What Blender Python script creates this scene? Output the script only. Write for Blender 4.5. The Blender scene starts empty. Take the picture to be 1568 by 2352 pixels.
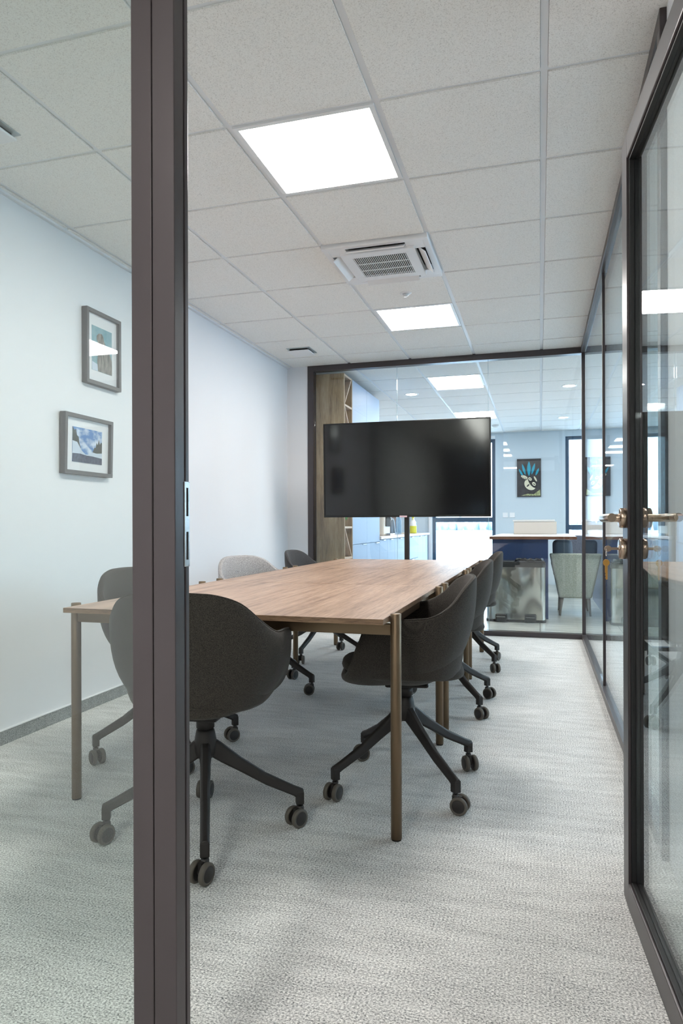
import bpy, bmesh, math, random
from mathutils import Vector, Matrix
random.seed(7)
PI = math.pi
sc = bpy.context.scene
COL = sc.collection

# ------------------------------------------------------------------ camera
CAM_H = 1.03
Rv = Vector((0.9602989, 0.2789561, -0.0030751)); Fv = Vector((-0.2789576, 0.9603, -0.0001)); Fv.normalize()
Uv = Rv.cross(Fv).normalized(); Rv = Fv.cross(Uv).normalized()
cd = bpy.data.cameras.new('camera'); cam = bpy.data.objects.new('camera', cd); COL.objects.link(cam)
m = Matrix(((Rv.x, Uv.x, -Fv.x, 0), (Rv.y, Uv.y, -Fv.y, 0), (Rv.z, Uv.z, -Fv.z, CAM_H), (0, 0, 0, 1)))
cam.matrix_world = m
cd.sensor_fit = 'VERTICAL'; cd.sensor_height = 36; cd.lens = 1567.41 / 2352 * 36
cd.shift_y = (1204.7 - 1176) / 2352
cd.clip_start = 0.02; cd.clip_end = 1000
sc.camera = cam

# ------------------------------------------------------------------ view, world
sc.view_settings.view_transform = 'Standard'; sc.view_settings.look = 'None'
sc.view_settings.exposure = 2.48; sc.view_settings.gamma = 1; sc.view_settings.use_curve_mapping = False
w = bpy.data.worlds.new('world'); sc.world = w; w.use_nodes = True
bg = w.node_tree.nodes['Background']; bg.inputs[0].default_value = (0.60, 0.80, 1.0, 1); bg.inputs[1].default_value = 1.8
cy = sc.cycles
cy.max_bounces = 10; cy.diffuse_bounces = 5; cy.glossy_bounces = 5; cy.transmission_bounces = 6; cy.transparent_max_bounces = 24
cy.caustics_reflective = False; cy.caustics_refractive = False
cy.use_denoising = True; cy.sample_clamp_indirect = 6.0
cy.use_adaptive_sampling = True; cy.adaptive_threshold = 0.02
PANEL_STR = 7.0         # ceiling LED panels
PANEL_COL = (1.0, 0.965, 0.92)
SPOT_STR = 25.0         # round downlights

# ------------------------------------------------------------------ materials
MATS = {}
def nm(name):
    m = bpy.data.materials.new(name); m.use_nodes = True; MATS[name] = m
    return m, m.node_tree, m.node_tree.nodes['Principled BSDF']
def lin(c):
    return tuple(((v/255)/12.92 if v/255 <= .04045 else ((v/255+.055)/1.055)**2.4) for v in c) + (1,)
def N(nt, typ, **kw):
    n = nt.nodes.new(typ)
    for k, v in kw.items():
        if k.startswith('i_'):
            key = k[2:]; key = int(key) if key.isdigit() else key
            n.inputs[key].default_value = v
        else: setattr(n, k, v)
    return n
def L(nt, a, b): nt.links.new(a, b)
def ramp(nt, fac, stops):
    r = nt.nodes.new('ShaderNodeValToRGB'); L(nt, fac, r.inputs[0])
    el = r.color_ramp.elements
    while len(el) < len(stops): el.new(0.5)
    for e, (p, c) in zip(el, stops): e.position = p; e.color = c
    return r
def coords(nt, scale=(1, 1, 1), rot=(0, 0, 0)):
    t = nt.nodes.new('ShaderNodeTexCoord'); mp = nt.nodes.new('ShaderNodeMapping')
    mp.inputs['Scale'].default_value = scale; mp.inputs['Rotation'].default_value = rot
    L(nt, t.outputs['Object'], mp.inputs[0]); return mp.outputs[0]
def noise(nt, vec, scale, detail=3, rough=.5):
    n = nt.nodes.new('ShaderNodeTexNoise'); n.inputs['Scale'].default_value = scale
    n.inputs['Detail'].default_value = detail; n.inputs['Roughness'].default_value = rough
    L(nt, vec, n.inputs['Vector']); return n.outputs['Fac']
def bump(nt, bs, h, strength=.2, dist=.002):
    b = nt.nodes.new('ShaderNodeBump'); b.inputs['Strength'].default_value = strength; b.inputs['Distance'].default_value = dist
    L(nt, h, b.inputs['Height']); L(nt, b.outputs[0], bs.inputs['Normal'])
def plain(name, c, rough=.5, metal=0, spec=.5, bumpy=0, bscale=300, vary=0):
    m, nt, b = nm(name)
    b.inputs['Base Color'].default_value = lin(c); b.inputs['Roughness'].default_value = rough
    b.inputs['Metallic'].default_value = metal; b.inputs['Specular IOR Level'].default_value = spec
    v = coords(nt)
    nz = noise(nt, v, bscale, 2)
    if vary:
        c0 = lin(tuple(max(0, k-vary) for k in c)); c1 = lin(tuple(min(255, k+vary) for k in c))
        r = ramp(nt, nz, [(.35, c0), (.65, c1)]); L(nt, r.outputs[0], b.inputs['Base Color'])
    if bumpy: bump(nt, b, nz, bumpy, .001)
    return m
def wood(name, c0, c1, c2, axis='Y', scale=1.0, rough=.45, spec=.5):
    m, nt, b = nm(name)
    s = {'Y': (15, .8, 9), 'Z': (9, 9, .9), 'X': (.9, 9, 9)}[axis]
    v = coords(nt, tuple(k*scale for k in s))
    n1 = noise(nt, v, 1.6, 6, .65)
    v2 = coords(nt, tuple(k*scale*6 for k in s))
    n2 = noise(nt, v2, 2.2, 4, .6)
    mx = N(nt, 'ShaderNodeMath', operation='MULTIPLY_ADD', i_1=.35); L(nt, n2, mx.inputs[0])
    m2 = N(nt, 'ShaderNodeMath', operation='MULTIPLY', i_1=.65); L(nt, n1, m2.inputs[0]); L(nt, m2.outputs[0], mx.inputs[2])
    r = ramp(nt, mx.outputs[0], [(.36, lin(c0)), (.5, lin(c1)), (.64, lin(c2))])
    L(nt, r.outputs[0], b.inputs['Base Color']); b.inputs['Roughness'].default_value = rough
    b.inputs['Specular IOR Level'].default_value = spec
    bump(nt, b, n2, .08, .0006)
    return m
def fabric(name, c0, c1, sc_=420):
    m, nt, b = nm(name)
    v = coords(nt, (1, 1, 1)); n = noise(nt, v, sc_, 2, .6)
    w1 = N(nt, 'ShaderNodeTexWave', i_Scale=sc_*.9, i_Distortion=3.0); w1.bands_direction = 'Z'; L(nt, v, w1.inputs['Vector'])
    w2 = N(nt, 'ShaderNodeTexWave', i_Scale=sc_*.9, i_Distortion=3.0); w2.bands_direction = 'X'; L(nt, v, w2.inputs['Vector'])
    a = N(nt, 'ShaderNodeMath', operation='ADD'); L(nt, w1.outputs['Fac'], a.inputs[0]); L(nt, w2.outputs['Fac'], a.inputs[1])
    q = N(nt, 'ShaderNodeMath', operation='MULTIPLY_ADD', i_1=.12); L(nt, a.outputs[0], q.inputs[0]); L(nt, n, q.inputs[2])
    r = ramp(nt, q.outputs[0], [(.45, lin(c0)), (.78, lin(c1))])
    L(nt, r.outputs[0], b.inputs['Base Color']); b.inputs['Roughness'].default_value = .92
    b.inputs['Specular IOR Level'].default_value = .2
    b.inputs['Sheen Weight'].default_value = .12; b.inputs['Sheen Roughness'].default_value = .5
    bump(nt, b, q.outputs[0], .35, .0008)
    return m
def glass(name, tint, f0=.04):
    m, nt, b = nm(name); nt.nodes.remove(b)
    out = nt.nodes['Material Output']
    g = nt.nodes.new('ShaderNodeNewGeometry')
    d = N(nt, 'ShaderNodeVectorMath', operation='DOT_PRODUCT'); L(nt, g.outputs['Incoming'], d.inputs[0]); L(nt, g.outputs['Normal'], d.inputs[1])
    ab = N(nt, 'ShaderNodeMath', operation='ABSOLUTE'); L(nt, d.outputs['Value'], ab.inputs[0])
    om = N(nt, 'ShaderNodeMath', operation='SUBTRACT', i_0=1.0); L(nt, ab.outputs[0], om.inputs[1])
    pw = N(nt, 'ShaderNodeMath', operation='POWER', i_1=5.0); L(nt, om.outputs[0], pw.inputs[0])
    fr = N(nt, 'ShaderNodeMath', operation='MULTIPLY_ADD', i_1=1-f0, i_2=f0); L(nt, pw.outputs[0], fr.inputs[0])
    tr = N(nt, 'ShaderNodeBsdfTransparent'); tr.inputs[0].default_value = tint
    gl = N(nt, 'ShaderNodeBsdfGlossy'); gl.inputs['Roughness'].default_value = 0.0; gl.inputs[0].default_value = (.95, .98, 1, 1)
    mx = nt.nodes.new('ShaderNodeMixShader'); L(nt, fr.outputs[0], mx.inputs[0]); L(nt, tr.outputs[0], mx.inputs[1]); L(nt, gl.outputs[0], mx.inputs[2])
    L(nt, mx.outputs[0], out.inputs[0])
    return m
def emit(name, c, s):
    m, nt, b = nm(name); nt.nodes.remove(b)
    e = N(nt, 'ShaderNodeEmission'); e.inputs[0].default_value = (*c, 1); e.inputs[1].default_value = s
    L(nt, e.outputs[0], nt.nodes['Material Output'].inputs[0]); return m

# carpet
def carpet(name, ca, cb, cc):
    m, nt, b = nm(name)
    v = coords(nt, (190, 250, 220)); n1 = noise(nt, v, 1.0, 4, .75)
    v2 = coords(nt, (5, 22, 5), (0, 0, .05)); n2 = noise(nt, v2, 1.0, 4, .6)
    v3 = coords(nt, (1, 1, 1))
    w1 = N(nt, 'ShaderNodeTexWave', i_Scale=32.0, i_Distortion=.6); w1.bands_direction = 'X'; L(nt, v3, w1.inputs['Vector'])
    w2 = N(nt, 'ShaderNodeTexWave', i_Scale=26.0, i_Distortion=.6); w2.bands_direction = 'Y'; L(nt, v3, w2.inputs['Vector'])
    mu = N(nt, 'ShaderNodeMath', operation='MULTIPLY'); L(nt, w1.outputs['Fac'], mu.inputs[0]); L(nt, w2.outputs['Fac'], mu.inputs[1])
    a = N(nt, 'ShaderNodeMath', operation='MULTIPLY_ADD', i_1=.14); L(nt, n2, a.inputs[0]); L(nt, n1, a.inputs[2])
    a2 = N(nt, 'ShaderNodeMath', operation='MULTIPLY_ADD', i_1=.045); L(nt, mu.outputs[0], a2.inputs[0]); L(nt, a.outputs[0], a2.inputs[2])
    r = ramp(nt, a2.outputs[0], [(.42, lin(ca)), (.555, lin(cb)), (.70, lin(cc))])
    L(nt, r.outputs[0], b.inputs['Base Color']); b.inputs['Roughness'].default_value = .95; b.inputs['Specular IOR Level'].default_value = .15
    bump(nt, b, a2.outputs[0], .45, .003)
    return m
M_carpet = carpet('carpet', (70, 74, 77), (190, 190, 188), (250, 249, 246))
M_skirt = carpet('carpet_skirting', (70, 74, 74), (118, 122, 121), (168, 170, 168))
# ceiling tile
m, nt, b = nm('ceiling_tile'); v = coords(nt, (1, 1, 1))
n1 = noise(nt, v, 260, 4, .7)
r = ramp(nt, n1, [(.30, lin((190, 186, 182))), (.46, lin((238, 236, 233))), (.7, lin((246, 244, 241)))]); L(nt, r.outputs[0], b.inputs['Base Color'])
b.inputs['Roughness'].default_value = .9; bump(nt, b, n1, .35, .002); M_tile = m
M_tbar = plain('ceiling_bar_white', (226, 228, 232), .45)
M_wall = plain('wall_paint_white', (226, 227, 230), .7, bumpy=.06, bscale=120)
M_lwall = plain('lounge_wall_paint', (196, 208, 217), .7, bumpy=.06, bscale=120)
M_frame = plain('dark_bronze_aluminium', (74, 68, 70), .32, .35, .5, bumpy=.03, bscale=700)
M_black = plain('black_rubber', (22, 21, 22), .55)
M_glass = glass('clear_glass', (.955, .975, .972, 1))
M_gtint = glass('greenish_glass', (.93, .965, .95, 1), .05)
M_gdoor = glass('door_glass', (.92, .965, .955, 1), .05)
M_pane = glass('picture_glass', (1, 1, 1, 1))
M_wood = wood('walnut_laminate', (118, 92, 76), (166, 136, 114), (194, 166, 144), 'Y', 1.0, .40)
M_edge = wood('laminate_edge', (92, 70, 52), (142, 112, 86), (160, 130, 102), 'X', 2.5, .5)
M_oak = wood('knotty_oak', (122, 96, 66), (166, 138, 102), (186, 162, 130), 'Z', 1.1, .6)
M_bronze = plain('bronze_metal', (116, 98, 78), .42, .75, .5, bumpy=.03, bscale=600)
M_fab = fabric('charcoal_fabric', (30, 28, 26), (74, 69, 64))
M_fabd = fabric('dark_leatherette', (58, 57, 58), (74, 73, 74), 200)
M_fabl = fabric('light_grey_fabric', (120, 116, 116), (200, 196, 194), 300)
M_base = plain('powder_coated_black', (36, 33, 32), .5, .2, .5, bumpy=.05, bscale=900)
M_wheel = plain('black_plastic', (34, 31, 30), .5)
M_tyre = plain('grey_rubber_tyre', (84, 79, 72), .6)
M_steel = plain('chrome_steel', (190, 188, 186), .18, 1)
M_white = plain('white_plastic', (232, 232, 234), .4)
M_cream = plain('cream_plastic', (222, 218, 208), .45)
M_dark = plain('dark_cavity', (38, 34, 34), .8)
M_screen = plain('screen_black', (11, 11, 12), .09, 0, .6)
M_bezel = plain('gloss_black_plastic', (14, 14, 15), .22)
M_handle = plain('brushed_bronze_nickel', (176, 156, 138), .27, 1)
M_brass = plain('brass_key', (196, 150, 82), .3, 1)
M_pframe = plain('grey_picture_frame', (88, 86, 87), .5)
M_mat = plain('white_passepartout', (240, 240, 242), .8)
M_panel = emit('led_panel', PANEL_COL, PANEL_STR)
M_spot = emit('downlight_lamp', (1, .93, .82), SPOT_STR)
M_blue = plain('powder_blue_laminate', (136, 160, 190), .45)
M_navy = plain('navy_laminate', (40, 62, 104), .4)
M_wtop = wood('pale_worktop', (196, 180, 174), (214, 202, 198), (226, 216, 212), 'Y', 1, .4)
M_island = wood('island_top', (188, 176, 172), (206, 198, 196), (220, 214, 212), 'Y', 1, .35)
M_islande = wood('island_edge', (92, 56, 40), (124, 82, 60), (140, 98, 74), 'X', 1, .5)
M_wframe = plain('blue_grey_window_frame', (52, 78, 102), .4)
M_upol = fabric('sage_grey_upholstery', (150, 154, 138), (204, 204, 190), 170)
M_pillow = plain('blue_grey_velvet', (92, 104, 118), .8)
M_cush = fabric('dark_cushion_fabric', (62, 66, 78), (92, 96, 108), 120)
M_box = plain('kraft_white_box', (206, 198, 188), .6)
M_snow = plain('snow', (240, 244, 250), .9)
M_plant = plain('leaf_green', (78, 150, 70), .6, vary=30, bscale=60)
M_yel = plain('yellow_plastic', (206, 206, 40), .35)
M_pot = plain('pale_pot', (190, 180, 170), .6)
M_beige = plain('beige_plastic', (206, 196, 182), .4)
M_redbr = wood('brown_backsplash', (96, 70, 58), (124, 96, 82), (140, 112, 96), 'Y', 1, .6)
m, nt, b = nm('bin_steel'); b.inputs['Base Color'].default_value = lin((200, 198, 190)); b.inputs['Metallic'].default_value = 1
b.inputs['Roughness'].default_value = .14; n1 = noise(nt, coords(nt, (2.2, 1, 1.1)), 1.6, 0); bump(nt, b, n1, .6, .12); M_bin = m
# lounge floor tiles
m, nt, b = nm('stone_floor_tile'); v = coords(nt, (1, 1, 1), (0, 0, 0))
br = N(nt, 'ShaderNodeTexBrick', i_Scale=1.0); L(nt, v, br.inputs['Vector'])
br.inputs['Brick Width'].default_value = .6; br.inputs['Row Height'].default_value = .3; br.inputs['Mortar Size'].default_value = .004
br.offset = 0.0
n1 = noise(nt, coords(nt, (1, 6, 1)), 3, 5); r = ramp(nt, n1, [(.3, lin((150, 152, 146))), (.7, lin((188, 188, 180)))])
L(nt, r.outputs[0], br.inputs['Color1']); L(nt, r.outputs[0], br.inputs['Color2']); br.inputs['Mortar'].default_value = lin((92, 94, 94))
L(nt, br.outputs['Color'], b.inputs['Base Color']); b.inputs['Roughness'].default_value = .32; M_stone = m

# ------------------------------------------------------------------ mesh helpers
class MB:
    def __init__(s): s.v = []; s.f = []; s.mi = []; s.sm = []
    def add(s, vs, fs, mi=0, smooth=False):
        o = len(s.v); s.v += [tuple(v) for v in vs]
        for f in fs: s.f.append([o+i for i in f]); s.mi.append(mi); s.sm.append(smooth)
        return s
    def box(s, x0, x1, y0, y1, z0, z1, mi=0, M=None):
        vs = [Vector(p) for p in ((x0,y0,z0),(x1,y0,z0),(x1,y1,z0),(x0,y1,z0),(x0,y0,z1),(x1,y0,z1),(x1,y1,z1),(x0,y1,z1))]
        if M: vs = [M @ v for v in vs]
        return s.add(vs, [(0,3,2,1),(4,5,6,7),(0,1,5,4),(1,2,6,5),(2,3,7,6),(3,0,4,7)], mi)
    def tube(s, pts, r, n=14, mi=0, caps=True, smooth=True):
        pts = [Vector(p) for p in pts]; rs = r if isinstance(r, (list, tuple)) else [r]*len(pts)
        rings = []; prev = None
        for i, p in enumerate(pts):
            d = (pts[min(i+1, len(pts)-1)] - pts[max(i-1, 0)]).normalized()
            if prev is None:
                a = Vector((0, 0, 1)) if abs(d.z) < .9 else Vector((1, 0, 0))
                x = d.cross(a).normalized()
            else: x = (prev - d*prev.dot(d)).normalized()
            prev = x; y = d.cross(x)
            rings.append([p + (x*math.cos(2*PI*k/n) + y*math.sin(2*PI*k/n))*rs[i] for k in range(n)])
        vs = [v for rg in rings for v in rg]; fs = []
        for i in range(len(pts)-1):
            for k in range(n): fs.append((i*n+k, i*n+(k+1) % n, (i+1)*n+(k+1) % n, (i+1)*n+k))
        s.add(vs, fs, mi, smooth)
        if caps:
            s.add(rings[0], [tuple(range(n))[::-1]], mi); s.add(rings[-1], [tuple(range(n))], mi)
        return s
    def lathe(s, prof, n=32, mi=0, M=None, smooth=True, mis=None):
        vs = []
        for r, z in prof:
            for k in range(n): vs.append(Vector((r*math.cos(2*PI*k/n), r*math.sin(2*PI*k/n), z)))
        if M: vs = [M @ v for v in vs]
        for i in range(len(prof)-1):
            fs = [(i*n+k, i*n+(k+1) % n, (i+1)*n+(k+1) % n, (i+1)*n+k) for k in range(n)]
            o = len(s.v)
            if i == 0: s.v += [tuple(v) for v in vs]; base = o
            for f in fs: s.f.append([base+q for q in f]); s.mi.append(mis[i] if mis else mi); s.sm.append(smooth)
        return s
    def poly(s, pts, mi=0): return s.add(pts, [tuple(range(len(pts)))], mi)
    def prism(s, pts2, y0, y1, mi=0, plane='XZ'):
        n = len(pts2)
        if plane == 'XZ': a = [(x, y0, z) for x, z in pts2]; b = [(x, y1, z) for x, z in pts2]
        elif plane == 'YZ': a = [(y0, x, z) for x, z in pts2]; b = [(y1, x, z) for x, z in pts2]
        else: a = [(x, z, y0) for x, z in pts2]; b = [(x, z, y1) for x, z in pts2]
        fs = [tuple(range(n)), tuple(range(2*n-1, n-1, -1))] + [(i, n+i, n+(i+1) % n, (i+1) % n) for i in range(n)]
        return s.add(a+b, fs, mi)
    def mesh(s, name, mats):
        me = bpy.data.meshes.new(name); me.from_pydata(s.v, [], s.f)
        for m in (mats if isinstance(mats, (list, tuple)) else [mats]): me.materials.append(m)
        for p, mi, sm in zip(me.polygons, s.mi, s.sm): p.material_index = mi; p.use_smooth = sm
        me.update(); bm = bmesh.new(); bm.from_mesh(me); bmesh.ops.remove_doubles(bm, verts=bm.verts, dist=1e-6)
        bmesh.ops.recalc_face_normals(bm, faces=bm.faces); bm.to_mesh(me); bm.free()
        return me
    def build(s, name, mats, parent=None, bevel=0, seg=2):
        return link(name, s.mesh(name, mats), parent, bevel=bevel, seg=seg)
def link(name, me, parent=None, loc=(0,0,0), rot=(0,0,0), bevel=0, seg=2):
    o = bpy.data.objects.new(name, me); COL.objects.link(o); o.location = loc; o.rotation_euler = rot
    if parent: o.parent = parent
    if bevel:
        b = o.modifiers.new('bevel', 'BEVEL'); b.width = bevel; b.segments = seg; b.limit_method = 'ANGLE'; b.angle_limit = math.radians(40)
    return o
def tag(o, label, cat, group=None):
    o['label'] = label; o['category'] = cat
    if group: o['group'] = group
    return o
def thing(name, label, cat, loc=(0,0,0), rz=0, group=None):
    o = bpy.data.objects.new(name, None); COL.objects.link(o); o.location = loc; o.rotation_euler = (0, 0, rz); o.empty_display_size = .1
    return tag(o, label, cat, group)
def struct(name, mb=None, mats=None, bevel=0, label=None, loc=(0,0,0), rz=0):
    if mb is None:
        o = bpy.data.objects.new(name, None); COL.objects.link(o); o.location = loc; o.rotation_euler = (0, 0, rz)
    else: o = mb.build(name, mats, None, bevel)
    o['kind'] = 'structure'
    if label: o['label'] = label
    return o
def B(*a, **k): return MB().box(*a, **k)

# ------------------------------------------------------------------ dimensions
CZ = 2.602                    # ceiling
XL, XR, YF, YB = -2.43, .375, 6.45, 1.05   # room
YW = 12.05                    # lounge window wall
GX, GY, GS = .0188, 2.4714, .6
XE, YC = 4.3, -8.2            # right end of the lounge, far end of the corridor

# ------------------------------------------------------------------ shell
struct('floor', B(XL-.7, XR+.02, YC, YF, -.05, 0), M_carpet)
struct('floor_lounge', B(XL-.7, XE, YF, YW, -.05, 0).box(XR+.02, XE, YC, YF, -.05, 0), M_stone)
occupied = {(-2, 0), (-2, 2), (-2, 4), (-2, 8), (-2, 12), (-2, -6), (-2, -8), (-2, -10), (-2, -12), (-2, -16), (3, 3), (3, 8), (3, 12)}
tb = MB(); slab = MB()
i0, i1 = math.floor((XL-.7-GX)/GS), math.ceil((XE-GX)/GS)
j0, j1 = math.floor((YC-GY)/GS), math.ceil((YW-GY)/GS)
for i in range(i0, i1):
    for j in range(j0, j1):
        if (i, j) in occupied: continue
        x0, x1 = GX+i*GS+.013, GX+(i+1)*GS-.013; y0, y1 = GY+j*GS+.010, GY+(j+1)*GS-.010
        if x0 < XL < x1 and j >= -2: x0 = XL+.006
        y1 = min(y1, YW-.002)
        if x1-x0 < .004 or y1-y0 < .01: continue
        tb.box(x0, x1, y0, y1, CZ, CZ+.05)
tb.box(i0*GS+GX, i1*GS+GX, YC, YW+.1, CZ+.06, CZ+.1)
struct('ceiling', tb, M_tile, .0015)
for i in range(i0, i1+1):
    x = GX+i*GS; slab.box(x-.012, x+.012, YC, YW, CZ+.007, CZ+.05)
for j in range(j0, j1+1):
    y = GY+j*GS
    if y < YW: slab.box(i0*GS+GX, i1*GS+GX, y-.012, y+.012, CZ+.0072, CZ+.05)
struct('trim_1', slab, M_tbar)
struct('trim_2', B(XL, XL+.022, YB, YF, CZ-.012, CZ+.01), M_tbar, .002)
struct('wall_left', B(XL-.15, XL, YB-.03, YW, 0, CZ+.05), M_wall)
struct('wall_far', B(XL, -2.213, YF-.02, YF+.09, 0, CZ+.05), M_wall)
struct('wall_corridor_left', B(XL-.15, XL, YC, YB-.03, 0, CZ+.05), M_wall)
struct('wall_back', B(XL-.85, XE, YC-.15, YC, 0, CZ+.05), plain('slate_paint', (92, 94, 100), .7))
struct('wall_right', B(XR, XR+.10, 1.0, 2.27, 0, CZ+.05), M_wall)
struct('wall_corridor_right', B(1.6, 1.75, YC, 1.0, 0, CZ+.05).box(XR+.1, 1.75, .98, 1.08, 0, CZ+.05), M_wall)
wm = MB(); yy = YC
for a, b in ((2.6, 4.4), (5.2, 7.0), (7.8, 9.6)):
    wm.box(XE, XE+.15, yy, a, 0, CZ+.05); wm.box(XE, XE+.15, a, b, 0, .8); wm.box(XE, XE+.15, a, b, 2.4, CZ+.05); yy = b
wm.box(XE, XE+.15, yy, YW, 0, CZ+.05)
struct('wall_lounge_right', wm, M_lwall)
for k, (a, b) in enumerate(((2.6, 4.4), (5.2, 7.0), (7.8, 9.6))):  # unseen windows, added to let bluish fill daylight in from the right
    e = struct('window_%d' % (7+k), label='unseen window added in the lounge aisle side wall for daylight fill')
    f = MB(); f.box(XE+.04, XE+.10, a, b, .8, .86); f.box(XE+.04, XE+.10, a, b, 2.34, 2.4)
    for y in (a, (a+b)/2-.03, b-.06): f.box(XE+.04, XE+.10, y, y+.06, .86, 2.34)
    f.build('frame', M_wframe, e, .003)
    B(XE+.065, XE+.072, a+.06, b-.06, .86, 2.34).build('pane', M_glass, e)
# window wall of the lounge, openings w1, w2
W1, W2 = (-1.83, -.735), (.416, 1.12); WT = 2.50
wm = MB()
wm.box(XL-.1, W1[0], YW, YW+.25, 0, CZ+.05); wm.box(W1[1], W2[0], YW, YW+.25, 0, CZ+.05)
wm.box(W2[1], 2.0, YW, YW+.25, 0, CZ+.05); wm.box(3.2, XE, YW, YW+.25, 0, CZ+.05)
wm.box(W1[0], W1[1], YW, YW+.25, WT, CZ+.05); wm.box(W2[0], W2[1], YW, YW+.25, WT, CZ+.05); wm.box(2.0, 3.2, YW, YW+.25, WT, CZ+.05)
wm.box(2.0, 3.2, YW, YW+.25, 0, .4); wm.box(W2[0], W2[1], YW, YW+.25, 0, .35)
struct('wall_lounge_far', wm, M_lwall)
def ext_window(name, x0, x1, z0, z1, bars, label):
    e = struct(name, label=label)
    f = MB(); t = .055
    f.box(x0, x0+t, YW+.05, YW+.12, z0, z1); f.box(x1-t, x1, YW+.05, YW+.12, z0, z1)
    f.box(x0+t, x1-t, YW+.05, YW+.12, z1-t, z1); f.box(x0+t, x1-t, YW+.05, YW+.12, z0, z0+t)
    for bz in bars: f.box(x0+t, x1-t, YW+.052, YW+.118, bz-.04, bz+.04)
    f.build('frame', M_wframe, e, .003)
    B(x0+t, x1-t, YW+.08, YW+.09, z0+t, z1-t).build('pane', M_glass, e)
    return e
ext_window('window_4', W1[0], W1[1], 0, WT, [1.105], 'tall glazed door to the snowy outside behind the television')
ext_window('window_5', W2[0], W2[1], .35, WT, [.97], 'tall narrow window above the sofa')
ext_window('window_6', 2.0, 3.2, .4, WT, [], 'window further right in the lounge')
struct('trim_3', B(W1[0]-.06, W1[0]-.005, YW-.02, YW, 0, WT+.05).box(W1[0]-.06, W1[1]+.0, YW-.02, YW, WT, WT+.05), M_white, .003)
# skirting of carpet
struct('baseboard_left', B(XL, XL+.01, YB, YF-.02, 0, .066), M_skirt)
struct('trim_4', B(XL, XL+.013, YB, YF-.02, .066, .071), M_white)
struct('baseboard_far', B(XL+.01, -2.213, YF-.03, YF-.02, 0, .066), M_skirt)

# ------------------------------------------------------------------ far glass partition
e = struct('window_3', label='frameless-jointed glass wall behind the television')
f = MB()
f.box(-2.213, -2.153, YF-.03, YF+.05, 0, CZ+.005); f.box(-2.153, XR+.03, YF-.03, YF+.05, CZ-.055, CZ+.005)
f.box(-2.153, XR+.03, YF-.03, YF+.05, 0, .045)
f.build('frame', M_frame, e, .003)
xs = [-2.153, -1.316, -.455, XR-.005]
for a, b in zip(xs, xs[1:]):
    B(a+.0015, b-.0015, YF, YF+.012, .045, CZ-.055).build('pane', M_glass, e)
j = MB()
for x in xs[1:3]: j.box(x-.0012, x+.0012, YF-.001, YF+.013, .045, CZ-.055)
j.build('joint', plain('clear_joint', (170, 190, 196), .2), e)
# right glass partition
e = struct('window_2', label='long glass side wall with one slim dark mullion')
f = MB()
f.box(XR-.02, XR+.05, 2.27, YF-.03, CZ-.05, CZ+.005); f.box(XR-.02, XR+.05, 2.27, YF-.03, 0, .045)
f.box(XR-.02, XR+.05, 2.27, 2.325, .045, CZ-.05); f.box(XR-.015, XR+.03, YF-.032, YF-.0, .045, CZ-.055)
f.build('frame', M_frame, e, .003)
B(XR-.008, XR+.016, 4.425, 4.445, .045, CZ-.05).build('mullion', M_frame, e, .002)
for a, b in ((2.325, 4.425), (4.445, YF-.032)):
    B(XR, XR+.010, a, b, .045, CZ-.05).build('pane', M_glass, e)
# front glass partition (left of the doorway)
Y0 = 1.02
e = struct('window_1', label='fixed glass beside the doorway in a dark frame')
f = MB()
f.box(-.669, -.6295, Y0, Y0+.048, 0, CZ+.005)
f.box(XL, -.669, Y0+.006, Y0+.044, CZ-.05, CZ+.005); f.box(XL, -.669, Y0+.006, Y0+.044, 0, .05); f.box(XL, XL+.04, Y0+.006, Y0+.044, .05, CZ-.05)
f.build('frame', M_frame, e, .002)
B(XL+.04, -.669, Y0+.022, Y0+.030, .05, CZ-.05).build('pane', M_gtint, e)
# door frame with the jamb facing the opening
e = struct('door_frame', label='dark metal jamb with steel strike plates')
f = MB()
f.box(-.628, -.5865, Y0, Y0+.032, 0, CZ+.005); f.box(-.628, -.589, Y0+.032, Y0+.036, 0, CZ+.005); f.box(-.628, -.5865, Y0+.036, Y0+.048, 0, CZ+.005)
f.box(-.5865, .36, Y0, Y0+.048, 2.085, 2.135)
f.box(.315, .36, Y0-.06, Y0-.012, 0, CZ+.005)
f.box(-.5865, .315, Y0+.006, Y0+.044, CZ-.05, CZ+.005)
f.build('jamb', M_frame, e, .0015)
p = MB(); p.box(-.5866, -.5850, Y0+.030, Y0+.0475, .958, 1.105)
p.build('strike_plate', M_steel, e, .001)
p = MB(); p.box(-.5855, -.5846, Y0+.036, Y0+.042, .970, 1.018).box(-.5855, -.5846, Y0+.036, Y0+.042, 1.045, 1.094)
p.build('latch_hole', M_dark, e)
B(-.5865, .315, Y0+.022, Y0+.030, 2.135, CZ-.05).build('transom_pane', M_gtint, e)

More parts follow.
